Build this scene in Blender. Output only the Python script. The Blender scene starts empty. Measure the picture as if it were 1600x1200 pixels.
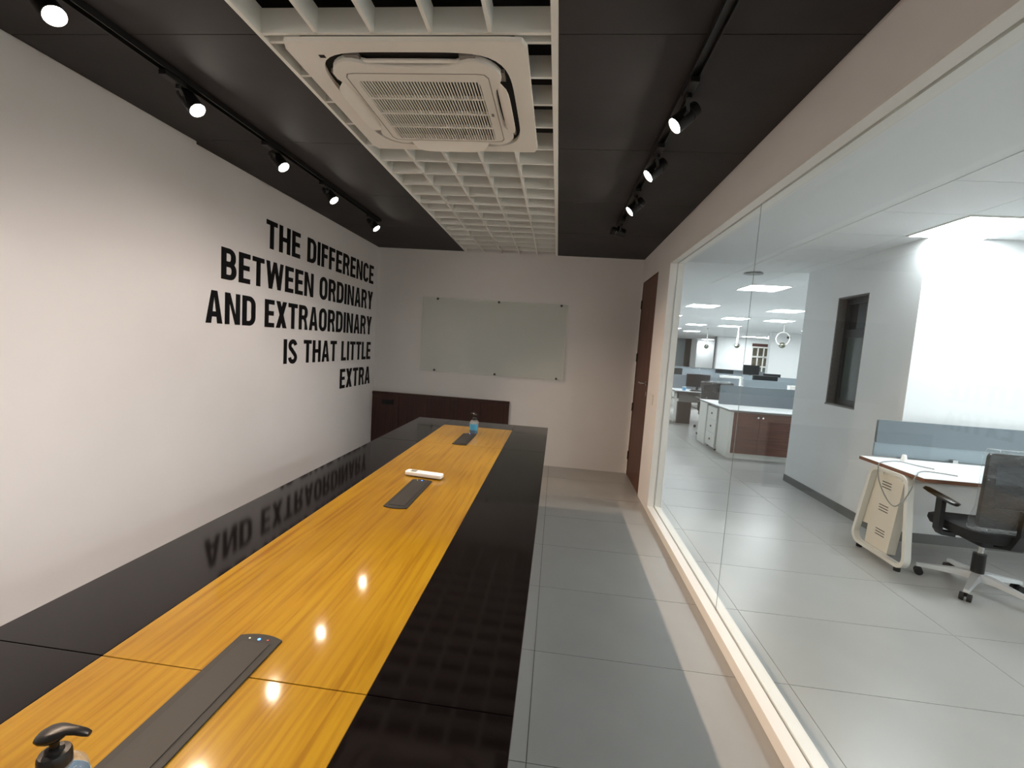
import bpy, bmesh, math, random
from mathutils import Vector, Matrix
random.seed(7)
PI = math.pi
scene = bpy.context.scene
C = scene.collection

# ------------------------------------------------------------------ camera
H = 1.5
cam_d = bpy.data.cameras.new('camera')
cam_d.sensor_fit = 'HORIZONTAL'; cam_d.sensor_width = 36.0
cam_d.lens = 691.9 / 1600.0 * 36.0
cam_d.clip_start = 0.02; cam_d.clip_end = 200
cam = bpy.data.objects.new('camera', cam_d); C.objects.link(cam)
def cam_matrix(yaw, pitch, roll):
    M = Matrix(((1,0,0),(0,0,-1),(0,1,0)))
    Rz = Matrix.Rotation(yaw, 3, 'Z'); Rx = Matrix.Rotation(pitch, 3, 'X'); Rr = Matrix.Rotation(roll, 3, 'Z')
    W = Rr @ Rx @ M @ Rz
    r, d, f = W[0], W[1], W[2]
    m = Matrix(((r[0],-d[0],-f[0]),(r[1],-d[1],-f[1]),(r[2],-d[2],-f[2])))
    return m.to_4x4()
cam.matrix_world = Matrix.Translation((0,0,H)) @ cam_matrix(-0.09651, 0.08754, 0.06733)
scene.camera = cam

# ------------------------------------------------------------------ world, exposure, light levels
world = bpy.data.worlds.new('world'); scene.world = world; world.use_nodes = True
world.node_tree.nodes['Background'].inputs[0].default_value = (0.02,0.022,0.026,1)
world.node_tree.nodes['Background'].inputs[1].default_value = 0.4
vs = scene.view_settings
vs.view_transform = 'Standard'; vs.look = 'None'; vs.gamma = 1.0; vs.use_curve_mapping = False
vs.exposure = 0.0
LEFT_W = 77.0          # power of each lamp on the left track
RIGHT_W = 51.0         # power of each lamp on the right track
WARM_L = (1.0, 0.75, 0.55)
WARM_R = (1.0, 0.86, 0.78)
PANEL_E = 38.0          # emission of the office light panels
COOL = (0.93, 0.985, 1.0)

# ------------------------------------------------------------------ materials
def srgb(r, g, b):
    def f(c):
        c /= 255.0
        return c/12.92 if c <= 0.04045 else ((c+0.055)/1.055)**2.4
    return (f(r), f(g), f(b), 1.0)
MATS = {}
def mat(name, col, rough=0.5, metal=0.0, spec=0.5, coat=0.0, bump=0.0, bscale=60.0, var=0.0, vscale=4.0, emit=None, estr=0.0):
    m = bpy.data.materials.new(name); m.use_nodes = True; MATS[name] = m
    nt = m.node_tree; b = nt.nodes['Principled BSDF']
    b.inputs['Base Color'].default_value = col
    b.inputs['Roughness'].default_value = rough; b.inputs['Metallic'].default_value = metal
    b.inputs['Specular IOR Level'].default_value = spec; b.inputs['Coat Weight'].default_value = coat
    b.inputs['Coat Roughness'].default_value = 0.03
    tc = nt.nodes.new('ShaderNodeTexCoord')
    if var > 0:
        n = nt.nodes.new('ShaderNodeTexNoise'); n.inputs['Scale'].default_value = vscale; n.inputs['Detail'].default_value = 6
        nt.links.new(tc.outputs['Object'], n.inputs['Vector'])
        r = nt.nodes.new('ShaderNodeValToRGB')
        lo = tuple(max(0, c*(1-var)) for c in col[:3])+(1,); hi = tuple(min(1, c*(1+var)) for c in col[:3])+(1,)
        r.color_ramp.elements[0].position = 0.3; r.color_ramp.elements[1].position = 0.7
        r.color_ramp.elements[0].color = lo; r.color_ramp.elements[1].color = hi
        nt.links.new(n.outputs['Fac'], r.inputs['Fac']); nt.links.new(r.outputs['Color'], b.inputs['Base Color'])
    if bump > 0:
        n2 = nt.nodes.new('ShaderNodeTexNoise'); n2.inputs['Scale'].default_value = bscale; n2.inputs['Detail'].default_value = 3
        nt.links.new(tc.outputs['Object'], n2.inputs['Vector'])
        bp = nt.nodes.new('ShaderNodeBump'); bp.inputs['Strength'].default_value = bump; bp.inputs['Distance'].default_value = 0.002
        nt.links.new(n2.outputs['Fac'], bp.inputs['Height']); nt.links.new(bp.outputs['Normal'], b.inputs['Normal'])
    if emit is not None:
        b.inputs['Emission Color'].default_value = emit; b.inputs['Emission Strength'].default_value = estr
    return m
mat('wall_paint', srgb(235,232,231), 0.75, bump=0.15, bscale=120, var=0.02, vscale=2)
mat('office_paint', srgb(238,240,241), 0.7, bump=0.1, bscale=120)
mat('ceiling_dark', srgb(51,48,49), 0.72, var=0.28, vscale=2.2, bump=0.25, bscale=40)
mat('ceiling_gap', srgb(24,23,23), 0.9)
mat('void_dark', srgb(46,46,47), 0.9)
mat('grid_white', srgb(240,240,234), 0.55)
mat('ac_white', srgb(242,238,230), 0.42)
mat('ac_grey', srgb(140,136,132), 0.5)
mat('ac_dark', srgb(22,22,23), 0.7)
mat('black_metal', srgb(20,19,20), 0.45)
mat('spoke_alloy', srgb(214,216,218), 0.28, metal=0.55)
mat('globe_metal', srgb(128,128,112), 0.2, metal=0.9)
mat('black_plastic', srgb(16,16,17), 0.35)
mat('steel', srgb(190,190,188), 0.25, metal=1.0)
mat('chrome', srgb(215,216,218), 0.12, metal=1.0)
mat('letter_black', srgb(9,8,11), 0.6, spec=0.2)
mat('table_black', srgb(11,8,9), 0.07, spec=0.34, bump=0.035, bscale=9)
mat('box_metal', srgb(33,34,34), 0.5, metal=0.0, spec=0.25)
mat('box_lid', srgb(40,40,39), 0.5, metal=0.0, spec=0.25)
mat('white_plastic', srgb(236,234,230), 0.35)
mat('display_grey', srgb(110,114,108), 0.3)
mat('frame_white', srgb(236,234,230), 0.4)
mat('switch_white', srgb(225,220,212), 0.4)
mat('desk_white', srgb(238,240,242), 0.3)
mat('edge_brown', srgb(120,78,58), 0.5)
mat('powder_white', srgb(228,228,222), 0.4)
mat('cream_plate', srgb(226,220,206), 0.5)
mat('slot_dark', srgb(60,58,55), 0.7)
mat('partition', srgb(110,120,127), 0.6, bump=0.2, bscale=400)
mat('partition_low', srgb(140,153,160), 0.5)
mat('skirting', srgb(120,121,120), 0.5)
mat('fabric_black', srgb(26,26,28), 0.85, bump=0.4, bscale=500)
mat('monitor_black', srgb(34,34,38), 0.3)
mat('rubber', srgb(22,22,23), 0.7)
mat('cable_grey', srgb(150,152,152), 0.5)
mat('blue_plastic', srgb(70,150,190), 0.4)
mat('frame_dark', srgb(30,30,34), 0.4)
mat('dark_glass', srgb(28,34,38), 0.08, spec=0.5)
mat('green_glass', srgb(82,94,92), 0.12, spec=0.5)
mat('granite', srgb(92,86,84), 0.45, var=0.8, vscale=110)
mat('grout', srgb(92,92,90), 0.9)
mat('tile_grey', srgb(158,158,156), 0.3, spec=0.45, var=0.04, vscale=3.0)
mat('pedestal', srgb(205,207,205), 0.45)
mat('glass_panel_far', srgb(140,152,158), 0.2)
mat('curtain_brown', srgb(84,50,44), 0.7)
mat('book_mix', srgb(74,68,54), 0.7, var=0.8, vscale=14)
mat('diffuser_grey', srgb(165,170,172), 0.5)
mat('panel_light', srgb(250,250,250), 0.5, emit=COOL+(1,), estr=PANEL_E)
mat('lamp_light', srgb(255,250,240), 0.5, emit=(1.0,0.90,0.76,1), estr=125.0)
mat('led_blue', srgb(40,90,255), 0.4, emit=(0.05,0.2,1.0,1), estr=6.0)
mat('led_white', srgb(200,210,190), 0.4, emit=(0.6,0.8,0.6,1), estr=0.03)
mat('led_red', srgb(180,60,50), 0.4, emit=(0.9,0.2,0.1,1), estr=0.05)

def wood(name, c1, c2, c3, rough, coat, gscale, along='Y', boards=0.0):
    m = bpy.data.materials.new(name); m.use_nodes = True; MATS[name] = m
    nt = m.node_tree; b = nt.nodes['Principled BSDF']; L = nt.links.new
    tc = nt.nodes.new('ShaderNodeTexCoord'); mp = nt.nodes.new('ShaderNodeMapping')
    sc = {'Y':(gscale,gscale*0.035,gscale), 'Z':(gscale,gscale,gscale*0.04), 'X':(gscale*0.035,gscale,gscale)}[along]
    mp.inputs['Scale'].default_value = sc
    L(tc.outputs['Object'], mp.inputs['Vector'])
    n = nt.nodes.new('ShaderNodeTexNoise'); n.inputs['Scale'].default_value = 1.0; n.inputs['Detail'].default_value = 8; n.inputs['Distortion'].default_value = 0.6
    L(mp.outputs['Vector'], n.inputs['Vector'])
    r = nt.nodes.new('ShaderNodeValToRGB'); cr = r.color_ramp
    cr.elements[0].position = 0.28; cr.elements[0].color = c1
    cr.elements[1].position = 0.72; cr.elements[1].color = c3
    e = cr.elements.new(0.48); e.color = c2
    L(n.outputs['Fac'], r.inputs['Fac'])
    n2 = nt.nodes.new('ShaderNodeTexNoise'); n2.inputs['Scale'].default_value = 1.7; n2.inputs['Detail'].default_value = 2
    L(tc.outputs['Object'], n2.inputs['Vector'])
    mx = nt.nodes.new('ShaderNodeMix'); mx.data_type = 'RGBA'; mx.blend_type = 'MULTIPLY'
    rr = nt.nodes.new('ShaderNodeValToRGB'); rr.color_ramp.elements[0].color = (0.72,0.66,0.62,1); rr.color_ramp.elements[1].color = (1,1,1,1)
    rr.color_ramp.elements[0].position = 0.35; rr.color_ramp.elements[1].position = 0.6
    L(n2.outputs['Fac'], rr.inputs['Fac'])
    mx.inputs[0].default_value = 0.75
    L(r.outputs['Color'], mx.inputs[6]); L(rr.outputs['Color'], mx.inputs[7])
    L(mx.outputs[2], b.inputs['Base Color'])
    b.inputs['Roughness'].default_value = rough; b.inputs['Coat Weight'].default_value = coat; b.inputs['Coat Roughness'].default_value = 0.075
    if coat > 0: b.inputs['Specular IOR Level'].default_value = 0.08
    n3 = nt.nodes.new('ShaderNodeTexNoise'); n3.inputs['Scale'].default_value = 7; n3.inputs['Detail'].default_value = 1
    L(tc.outputs['Object'], n3.inputs['Vector'])
    bp = nt.nodes.new('ShaderNodeBump'); bp.inputs['Strength'].default_value = 0.05; bp.inputs['Distance'].default_value = 0.003
    L(n3.outputs['Fac'], bp.inputs['Height']); L(bp.outputs['Normal'], b.inputs['Coat Normal'])
    return m
wood('table_wood', srgb(122,84,16), srgb(142,108,22), srgb(150,118,26), 0.34, 0.8, 60)
wood('door_wood', srgb(70,40,28), srgb(92,55,38), srgb(108,68,48), 0.5, 0.0, 40, 'Z')
wood('panel_wood', srgb(46,24,18), srgb(64,34,25), srgb(76,42,31), 0.5, 0.0, 40, 'Z')
wood('cabinet_wood', srgb(82,52,44), srgb(110,72,60), srgb(128,88,74), 0.5, 0.0, 40, 'X')

def clear(name, tint=(1,1,1), f0=0.04, rough=0.0, diffuse=0.0, dcol=(0.8,0.85,0.85), bump=0.0, power=5.0, strength=1.0):
    """clear sheet: transparent with Schlick reflection, the same from both of its faces"""
    m = bpy.data.materials.new(name); m.use_nodes = True; MATS[name] = m
    nt = m.node_tree; nt.nodes.clear(); L = nt.links.new
    out = nt.nodes.new('ShaderNodeOutputMaterial')
    tr = nt.nodes.new('ShaderNodeBsdfTransparent'); tr.inputs[0].default_value = tint+(1,)
    gl = nt.nodes.new('ShaderNodeBsdfGlossy'); gl.inputs['Roughness'].default_value = rough; gl.inputs[0].default_value = (1,1,1,1)
    geo = nt.nodes.new('ShaderNodeNewGeometry')
    dot = nt.nodes.new('ShaderNodeVectorMath'); dot.operation = 'DOT_PRODUCT'
    L(geo.outputs['Normal'], dot.inputs[0]); L(geo.outputs['Incoming'], dot.inputs[1])
    def mth(op, a=None, b=None):
        n = nt.nodes.new('ShaderNodeMath'); n.operation = op
        for i, v in enumerate((a, b)):
            if v is None: continue
            if isinstance(v, float): n.inputs[i].default_value = v
            else: L(v, n.inputs[i])
        return n.outputs[0]
    ab = mth('ABSOLUTE', dot.outputs['Value'])
    f = mth('POWER', mth('SUBTRACT', 1.0, ab), power)
    f = mth('MULTIPLY', mth('ADD', mth('MULTIPLY', f, 1.0-f0), f0), strength)
    mx = nt.nodes.new('ShaderNodeMixShader'); L(f, mx.inputs[0])
    src = tr.outputs[0]
    if diffuse > 0:
        df = nt.nodes.new('ShaderNodeBsdfDiffuse'); df.inputs[0].default_value = dcol+(1,)
        m2 = nt.nodes.new('ShaderNodeMixShader'); m2.inputs[0].default_value = diffuse
        L(tr.outputs[0], m2.inputs[1]); L(df.outputs[0], m2.inputs[2]); src = m2.outputs[0]
    L(src, mx.inputs[1]); L(gl.outputs[0], mx.inputs[2])
    if bump > 0:
        tc = nt.nodes.new('ShaderNodeTexCoord'); n2 = nt.nodes.new('ShaderNodeTexNoise'); n2.inputs['Scale'].default_value = 16; n2.inputs['Detail'].default_value = 3
        L(tc.outputs['Object'], n2.inputs['Vector'])
        bp = nt.nodes.new('ShaderNodeBump'); bp.inputs['Strength'].default_value = bump; bp.inputs['Distance'].default_value = 0.03
        L(n2.outputs['Fac'], bp.inputs['Height']); L(bp.outputs['Normal'], gl.inputs['Normal'])
    L(mx.outputs[0], out.inputs[0])
    return m
clear('glass', (0.975,0.99,0.985), 0.035, strength=0.55)
clear('board_glass', (0.97,0.99,0.98), 0.03, 0.05, 0.45, (0.86,0.88,0.84))
clear('plastic_wrap', (0.97,0.98,0.98), 0.05, 0.10, 0.012, (0.8,0.82,0.84), bump=1.0, power=4.5)
clear('bottle_clear', (0.95,0.97,0.98), 0.06, 0.03, 0.12, (0.85,0.9,0.92))
clear('gel_blue', (0.05,0.42,0.72), 0.05, 0.05, 0.45, (0.03,0.35,0.62))
clear('chair_mesh', (0.45,0.48,0.50), 0.01, 0.5, 0.62, (0.03,0.03,0.035))

# ------------------------------------------------------------------ mesh helpers
class MB:
    def __init__(self): self.bm = bmesh.new()
    def box(self, x0, x1, y0, y1, z0, z1):
        x0,x1=sorted((x0,x1)); y0,y1=sorted((y0,y1)); z0,z1=sorted((z0,z1))
        v = [self.bm.verts.new(p) for p in ((x0,y0,z0),(x1,y0,z0),(x1,y1,z0),(x0,y1,z0),(x0,y0,z1),(x1,y0,z1),(x1,y1,z1),(x0,y1,z1))]
        for f in ((0,3,2,1),(4,5,6,7),(0,1,5,4),(1,2,6,5),(2,3,7,6),(3,0,4,7)): self.bm.faces.new([v[i] for i in f])
        return self
    def rings(self, rings, cap=True, closed=True):
        R = [[self.bm.verts.new(p) for p in r] for r in rings]
        n = len(R[0])
        for a, b in zip(R, R[1:]):
            for i in range(n if closed else n-1):
                j = (i+1) % n
                self.bm.faces.new((a[i], a[j], b[j], b[i]))
        if cap:
            self.bm.faces.new(list(reversed(R[0]))); self.bm.faces.new(R[-1])
        return self
    def cyl(self, p0, p1, r0, r1=None, seg=16):
        r1 = r0 if r1 is None else r1
        p0, p1 = Vector(p0), Vector(p1); d = (p1-p0).normalized()
        u = d.orthogonal().normalized(); w = d.cross(u)
        ring = lambda p, r: [p+u*(r*math.cos(2*PI*i/seg))+w*(r*math.sin(2*PI*i/seg)) for i in range(seg)]
        return self.rings([ring(p0, r0), ring(p1, r1)])
    def tube(self, pts, r, seg=8):
        pts = [Vector(p) for p in pts]; rs = []
        d0 = (pts[1]-pts[0]).normalized(); u = d0.orthogonal().normalized()
        for i, p in enumerate(pts):
            d = (pts[min(i+1, len(pts)-1)]-pts[max(i-1, 0)]).normalized()
            u = (u-d*u.dot(d)).normalized(); w = d.cross(u)
            rs.append([p+u*(r*math.cos(2*PI*k/seg))+w*(r*math.sin(2*PI*k/seg)) for k in range(seg)])
        return self.rings(rs)
    def bar(self, pts, w, t, up=(0,0,1)):
        """rectangular section swept along pts: w along the side vector, t along up-ish"""
        pts = [Vector(p) for p in pts]; rs = []; up = Vector(up)
        for i, p in enumerate(pts):
            d = (pts[min(i+1, len(pts)-1)]-pts[max(i-1, 0)]).normalized()
            s = d.cross(up).normalized(); n = s.cross(d)
            rs.append([p-s*w/2-n*t/2, p+s*w/2-n*t/2, p+s*w/2+n*t/2, p-s*w/2+n*t/2])
        return self.rings(rs)
    def lathe(self, prof, c=(0,0,0), seg=24):
        c = Vector(c)
        rs = [[c+Vector((max(r,1e-5)*math.cos(2*PI*i/seg), max(r,1e-5)*math.sin(2*PI*i/seg), z)) for i in range(seg)] for r, z in prof]
        return self.rings(rs)
    def prism(self, poly, axis, a0, a1):
        """2D polygon extruded along axis; coordinates of poly are the two other axes in x,y,z order"""
        def P(u, v, a): return {'x':(a,u,v),'y':(u,a,v),'z':(u,v,a)}[axis]
        A = [self.bm.verts.new(P(u,v,a0)) for u,v in poly]; B = [self.bm.verts.new(P(u,v,a1)) for u,v in poly]
        n = len(poly)
        self.bm.faces.new(list(reversed(A))); self.bm.faces.new(B)
        for i in range(n):
            j = (i+1) % n; self.bm.faces.new((A[i],A[j],B[j],B[i]))
        return self
    def band(self, outer, inner, axis, a0, a1, closed=True):
        """plate between two matched outlines (a plate with a hole), extruded along axis"""
        def P(u, v, a): return {'x':(a,u,v),'y':(u,a,v),'z':(u,v,a)}[axis]
        V = [[self.bm.verts.new(P(u,v,a)) for u,v in o] for a in (a0,a1) for o in (outer,inner)]
        oo, ii, oo1, ii1 = V; n = len(outer)
        for i in range(n if closed else n-1):
            j = (i+1) % n
            self.bm.faces.new((oo[i],oo[j],ii[j],ii[i])); self.bm.faces.new((oo1[i],ii1[i],ii1[j],oo1[j]))
            self.bm.faces.new((oo[i],oo1[i],oo1[j],oo[j])); self.bm.faces.new((ii[i],ii[j],ii1[j],ii1[i]))
        if not closed:
            for i in (0, n-1): self.bm.faces.new((oo[i],ii[i],ii1[i],oo1[i]))
        return self
    def sphere(self, c, r, u=16, v=10):
        bmesh.ops.create_uvsphere(self.bm, u_segments=u, v_segments=v, radius=r, matrix=Matrix.Translation(c)); return self
    def bevel(self, w, seg=2):
        bmesh.ops.recalc_face_normals(self.bm, faces=self.bm.faces)
        es = [e for e in self.bm.edges if len(e.link_faces) == 2 and e.calc_face_angle(0) > 0.6]
        bmesh.ops.bevel(self.bm, geom=es, offset=w, segments=seg, affect='EDGES', profile=0.6, clamp_overlap=True); return self
    def xf(self, M): bmesh.ops.transform(self.bm, matrix=M, verts=self.bm.verts); return self
    def build(self, name, material, parent=None, smooth=False, world=True):
        """world=True: coordinates are world ones and are made relative to the parent's base"""
        if parent is not None and world:
            bmesh.ops.translate(self.bm, vec=-world_loc(parent), verts=self.bm.verts)
        bmesh.ops.recalc_face_normals(self.bm, faces=self.bm.faces)
        me = bpy.data.meshes.new(name); self.bm.to_mesh(me); self.bm.free()
        me.materials.append(MATS[material])
        if smooth:
            for p in me.polygons: p.use_smooth = True
            try: me.set_sharp_from_angle(angle=0.7)
            except Exception: pass
        o = bpy.data.objects.new(name, me); C.objects.link(o)
        if parent is not None: o.parent = parent
        return o
def world_loc(o):
    v = Vector(o.location)
    while o.parent is not None: o = o.parent; v += Vector(o.location)
    return v
def tag(o, label=None, cat=None, group=None, kind=None):
    if label: o['label'] = label
    if cat: o['category'] = cat
    if group: o['group'] = group
    if kind: o['kind'] = kind
    return o
def empty(name, loc, label=None, cat=None, group=None, kind=None, rz=0.0):
    o = bpy.data.objects.new(name, None); C.objects.link(o); o.location = loc; o.rotation_euler = (0,0,rz)
    o.empty_display_size = 0.05
    return tag(o, label, cat, group, kind)
def kids(o): return [c for c in list(bpy.data.objects) if c.parent is o]
def copy_tree(o, parent=None):
    c = o.copy(); C.objects.link(c); c.parent = parent
    for ch in kids(o): copy_tree(ch, c)
    return c
def inst(src, loc, parent, name=None):
    o = src.copy(); C.objects.link(o); o.location = loc; o.parent = parent
    return o
def box(name, m, x0, x1, y0, y1, z0, z1, parent=None, bev=0.0, **k):
    b = MB().box(x0,x1,y0,y1,z0,z1)
    if bev: b.bevel(bev)
    return b.build(name, m, parent, **k)
def struct(name, m, *b, parent=None):
    o = box(name, m, *b, parent=parent)
    return tag(o, kind='structure')
def rrect(x0, x1, y0, y1, r, n=5):
    p = []
    for cx, cy, a in ((x1-r,y1-r,0),(x0+r,y1-r,PI/2),(x0+r,y0+r,PI),(x1-r,y0+r,1.5*PI)):
        for i in range(n+1):
            t = a+PI/2*i/n; p.append((cx+r*math.cos(t), cy+r*math.sin(t)))
    return p
def superell(cx, cy, a, b, e, n=48, dent=0.0, ph=0.0):
    p = []
    for i in range(n):
        t = 2*PI*i/n+ph; c, s = math.cos(t), math.sin(t)
        rr = 1.0-dent*max(0.0, math.cos(4*t))**2
        p.append((cx+rr*a*math.copysign(abs(c)**(2/e), c), cy+rr*b*math.copysign(abs(s)**(2/e), s)))
    return p

# ------------------------------------------------------------------ the setting
XL, XR, XO = -2.355, 0.96, 1.08      # left wall, right wall room face, right wall office face
YB, YF = 5.56, -2.2                  # far wall, near end of the room
ZC, ZO = 2.625, 2.64                 # ceiling heights, room and office
GY1 = 4.22                           # far jamb of the glass opening
SILL, GTOP = 0.065, 2.345

# floor: slab, tiles 1.2 x 0.6 laid with open joints, plain far floor with jointed material
fl = struct('floor', 'grout', -2.6, 14.2, -2.4, 30.0, -0.10, -0.010)
proto = None
def tile_mesh(w, d): return MB().box(0.0015, w-0.0015, 0.0015, d-0.0015, -0.0098, 0.0)
for i in range(-2, 5):
    for j in range(-4, 18):
        x, y = 1.2*i, 2.085+0.6*(j-3)
        if proto is None:
            proto = tile_mesh(1.2, 0.6).build('floor_tile', 'tile_grey', None); proto.parent = fl; proto.location = (x,y,0)
        else: inst(proto, (x,y,0), fl)
FY0, FY1, FX1 = 2.085+0.6*(-7), 2.085+0.6*15, 6.0
def far_floor_mat():
    m = bpy.data.materials.new('tile_far'); m.use_nodes = True; MATS['tile_far'] = m
    nt = m.node_tree; b = nt.nodes['Principled BSDF']; L = nt.links.new
    tc = nt.nodes.new('ShaderNodeTexCoord'); br = nt.nodes.new('ShaderNodeTexBrick')
    br.offset = 0.0; br.inputs['Scale'].default_value = 1.0; br.inputs['Brick Width'].default_value = 1.2; br.inputs['Row Height'].default_value = 0.6
    br.inputs['Mortar Size'].default_value = 0.003
    br.inputs['Color1'].default_value = srgb(158,158,156); br.inputs['Color2'].default_value = srgb(155,155,154); br.inputs['Mortar'].default_value = srgb(92,92,90)
    mp = nt.nodes.new('ShaderNodeMapping'); mp.inputs['Location'].default_value = (0, -2.085+1.2, 0)
    L(tc.outputs['Object'], mp.inputs['Vector']); L(mp.outputs['Vector'], br.inputs['Vector']); L(br.outputs['Color'], b.inputs['Base Color'])
    b.inputs['Roughness'].default_value = 0.3
far_floor_mat()
struct('floor_far', 'tile_far', -2.4, 14.2, FY1, 30.0, -0.0098, 0.0)
struct('floor_side', 'tile_far', FX1, 14.2, -2.4, FY1, -0.0098, 0.0)

# walls of the meeting room
YS = 2.645
wl = struct('wall_left', 'wall_paint', XL-0.12, XL, YS, YB+0.12, 0, 3.1)
struct('wall_left_pier', 'wall_paint', XL-0.12, XL+0.035, YF-0.1, YS, 0, 3.1)
struct('wall_back', 'wall_paint', XL-0.12, XO, YB, YB+0.12, 0, 3.1)
struct('wall_front', 'wall_paint', XL-0.12, 6.6, YF-0.12, YF, 0, 3.1)
wr = empty('wall_right', (XR,0,0), kind='structure')
for nm, bx in (('wall_header', (XR,XO,YF,GY1,GTOP,3.1)), ('wall_pier', (XR,XO,GY1,4.70,0,3.1)), ('door_header', (XR,XO,4.70,5.50,GTOP,3.1)), ('wall_return', (XR,XO,5.50,YB,0,3.1))):
    box(nm, 'wall_paint', *bx, parent=wr)
# glazed opening: white sill, jamb and head each in two rails with the groove that holds the glass
gw = empty('window_1', (XR,1.0,0), kind='structure')
GX = 1.020
for nm, x0, x1 in (('sill_rail', XR-0.004, GX-0.0058), ('sill_rail', GX+0.0058, XO+0.004)):
    box(nm, 'frame_white', x0, x1, YF, GY1, 0.001, SILL, gw, bev=0.003)
    box('head_rail', 'frame_white', x0+0.002, x1-0.002, YF, GY1, GTOP-0.012, GTOP, gw)
    box('jamb_rail', 'frame_white', x0+0.002, x1-0.002, GY1-0.012, GY1, SILL, GTOP-0.012, gw)
box('groove', 'slot_dark', GX-0.008, GX+0.008, YF, GY1, 0.002, SILL-0.02, gw)
for y0, y1 in ((YF+0.02, 0.051), (0.054, 2.5485), (2.5505, GY1-0.004)):
    box('glass_pane', 'glass', GX-0.005, GX+0.005, y0, y1, SILL-0.018, GTOP-0.004, gw)
box('joint_seal','cable_grey',GX-0.0012,GX+0.0012,2.5489,2.5501,SILL-0.018,GTOP-0.012,gw)
# door
dr = empty('door_1', (XR+0.02,5.1,0), kind='structure')
tag(dr, kind='structure')
box('door_leaf', 'door_wood', XR+0.006, XR+0.046, 4.712, 5.488, 0.006, GTOP-0.012, dr)
box('door_lining', 'door_wood', XR+0.001, XO, 4.70, 4.710, 0, GTOP-0.001, dr)
box('door_lining', 'door_wood', XR+0.001, XO, 5.490, 5.50, 0, GTOP-0.001, dr)
box('door_lining', 'door_wood', XR+0.001, XO, 4.71, 5.49, GTOP-0.010, GTOP-0.001, dr)
h = MB(); h.cyl((XR+0.006,4.80,1.19),(XR-0.004,4.80,1.19),0.026,seg=20)
h.build('handle_rose', 'steel', dr, smooth=True)
MB().tube([(XR-0.004,4.80,1.19),(XR-0.045,4.80,1.19),(XR-0.052,4.81,1.19),(XR-0.052,4.93,1.19)],0.009).build('door_handle', 'steel', dr, smooth=True)
for z in (0.25,0.85,1.45,2.08):
    MB().cyl((XR-0.002,5.486,z-0.05),(XR-0.002,5.486,z+0.05),0.008,seg=10).build('hinge','black_metal',dr)
box('door_lock_plate', 'steel', XR+0.0035, XR+0.006, 4.78, 4.82, 1.06, 1.10, dr)
sw = empty('light_switch', (XR,4.41,1.02), 'small slim switch plate on white pier between door and glass', 'switch')
box('plate','switch_white',XR-0.008,XR,4.385,4.435,1.01,1.11,sw,bev=0.002)
box('rocker','white_plastic',XR-0.012,XR-0.008,4.398,4.422,1.03,1.09,sw)

# ceiling: dark panels left and right, white egg-crate strip between them
GXL, GXR = -1.235, -0.082
cl = struct('ceiling', 'ceiling_gap', XL-0.05, GXL, YF, YB, ZC+0.010, ZC+0.04)
cr_ = struct('ceiling_right', 'ceiling_gap', GXR, XR, YF, YB, ZC+0.010, ZC+0.04)
struct('ceiling_void', 'void_dark', XL-0.12, XR, YF, YB, 3.0, 3.1)
struct('trim_1', 'void_dark', GXL-0.02, GXL, YF, YB, ZC+0.04, 3.0)
struct('trim_2', 'void_dark', GXR, GXR+0.02, YF, YB, ZC+0.04, 3.0)
rows = [1.702-0.925*k for k in range(5, -1, -1)]+[2.627,3.552,4.477,5.402]
rows = [YF]+[y for y in rows if y > YF+0.1]+[YB]
for par, x0, x1 in ((cl, XL, GXL), (cr_, GXR, XR)):
    for y0, y1 in zip(rows, rows[1:]):
        box('ceiling_panel', 'ceiling_dark', x0+0.001, x1-0.001, y0+0.002, y1-0.002, ZC, ZC+0.009, par)

cg = empty('egg_crate_ceiling', (-0.66,1.7,ZC), 'white egg-crate open cell ceiling strip around the air conditioner', 'ceiling grid')
ACX0, ACX1, ACY0, ACY1 = -1.150, -0.196, 1.700, 2.622
T = 0.007
# edge trims
box('edge_trim','grid_white',GXL,GXL+0.018,YF+0.002,YB-0.001,ZC-0.006,ZC+0.09,cg)
box('edge_trim','grid_white',GXR-0.026,GXR,YF+0.002,YB-0.001,ZC-0.006,ZC+0.09,cg)
gx = [GXL+0.018+(GXR-0.026-GXL-0.018)*i/5 for i in range(1,5)]
blade_rows = [ACY0-0.006-0.222*k for k in range(0, 18) if ACY0-0.222*k > YF+0.05]
far_rows = [ACY1+0.012+0.2095*k for k in range(0, 14)]
pr = None
for y in blade_rows+far_rows:
    if pr is None:
        pr = MB().box(GXL+0.018,GXR-0.026,-T,T,ZC-0.004,ZC+0.085).build('grid_blade','grid_white',None)
        pr.data.transform(Matrix.Translation((0.66,0,-ZC))); pr.parent = cg; pr.location = (0,y-1.7,0)
    else: inst(pr, (0,y-1.7,0), cg)
for y0, y1 in ((YF+0.002, ACY0-0.006), (ACY1+0.012, YB-0.001)):
    for x in gx: box('grid_blade','grid_white',x-T,x+T,y0,y1,ZC-0.004,ZC+0.085,cg)
for k in range(0, 4):
    y = [1.746,1.962,2.172,2.385][k]
    for x0, x1 in ((GXL+0.018, ACX0+0.05), (ACX1-0.05, GXR-0.026)):
        box('grid_blade','grid_white',x0,x1,y-T,y+T,ZC-0.001,ZC+0.085,cg)

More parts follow.
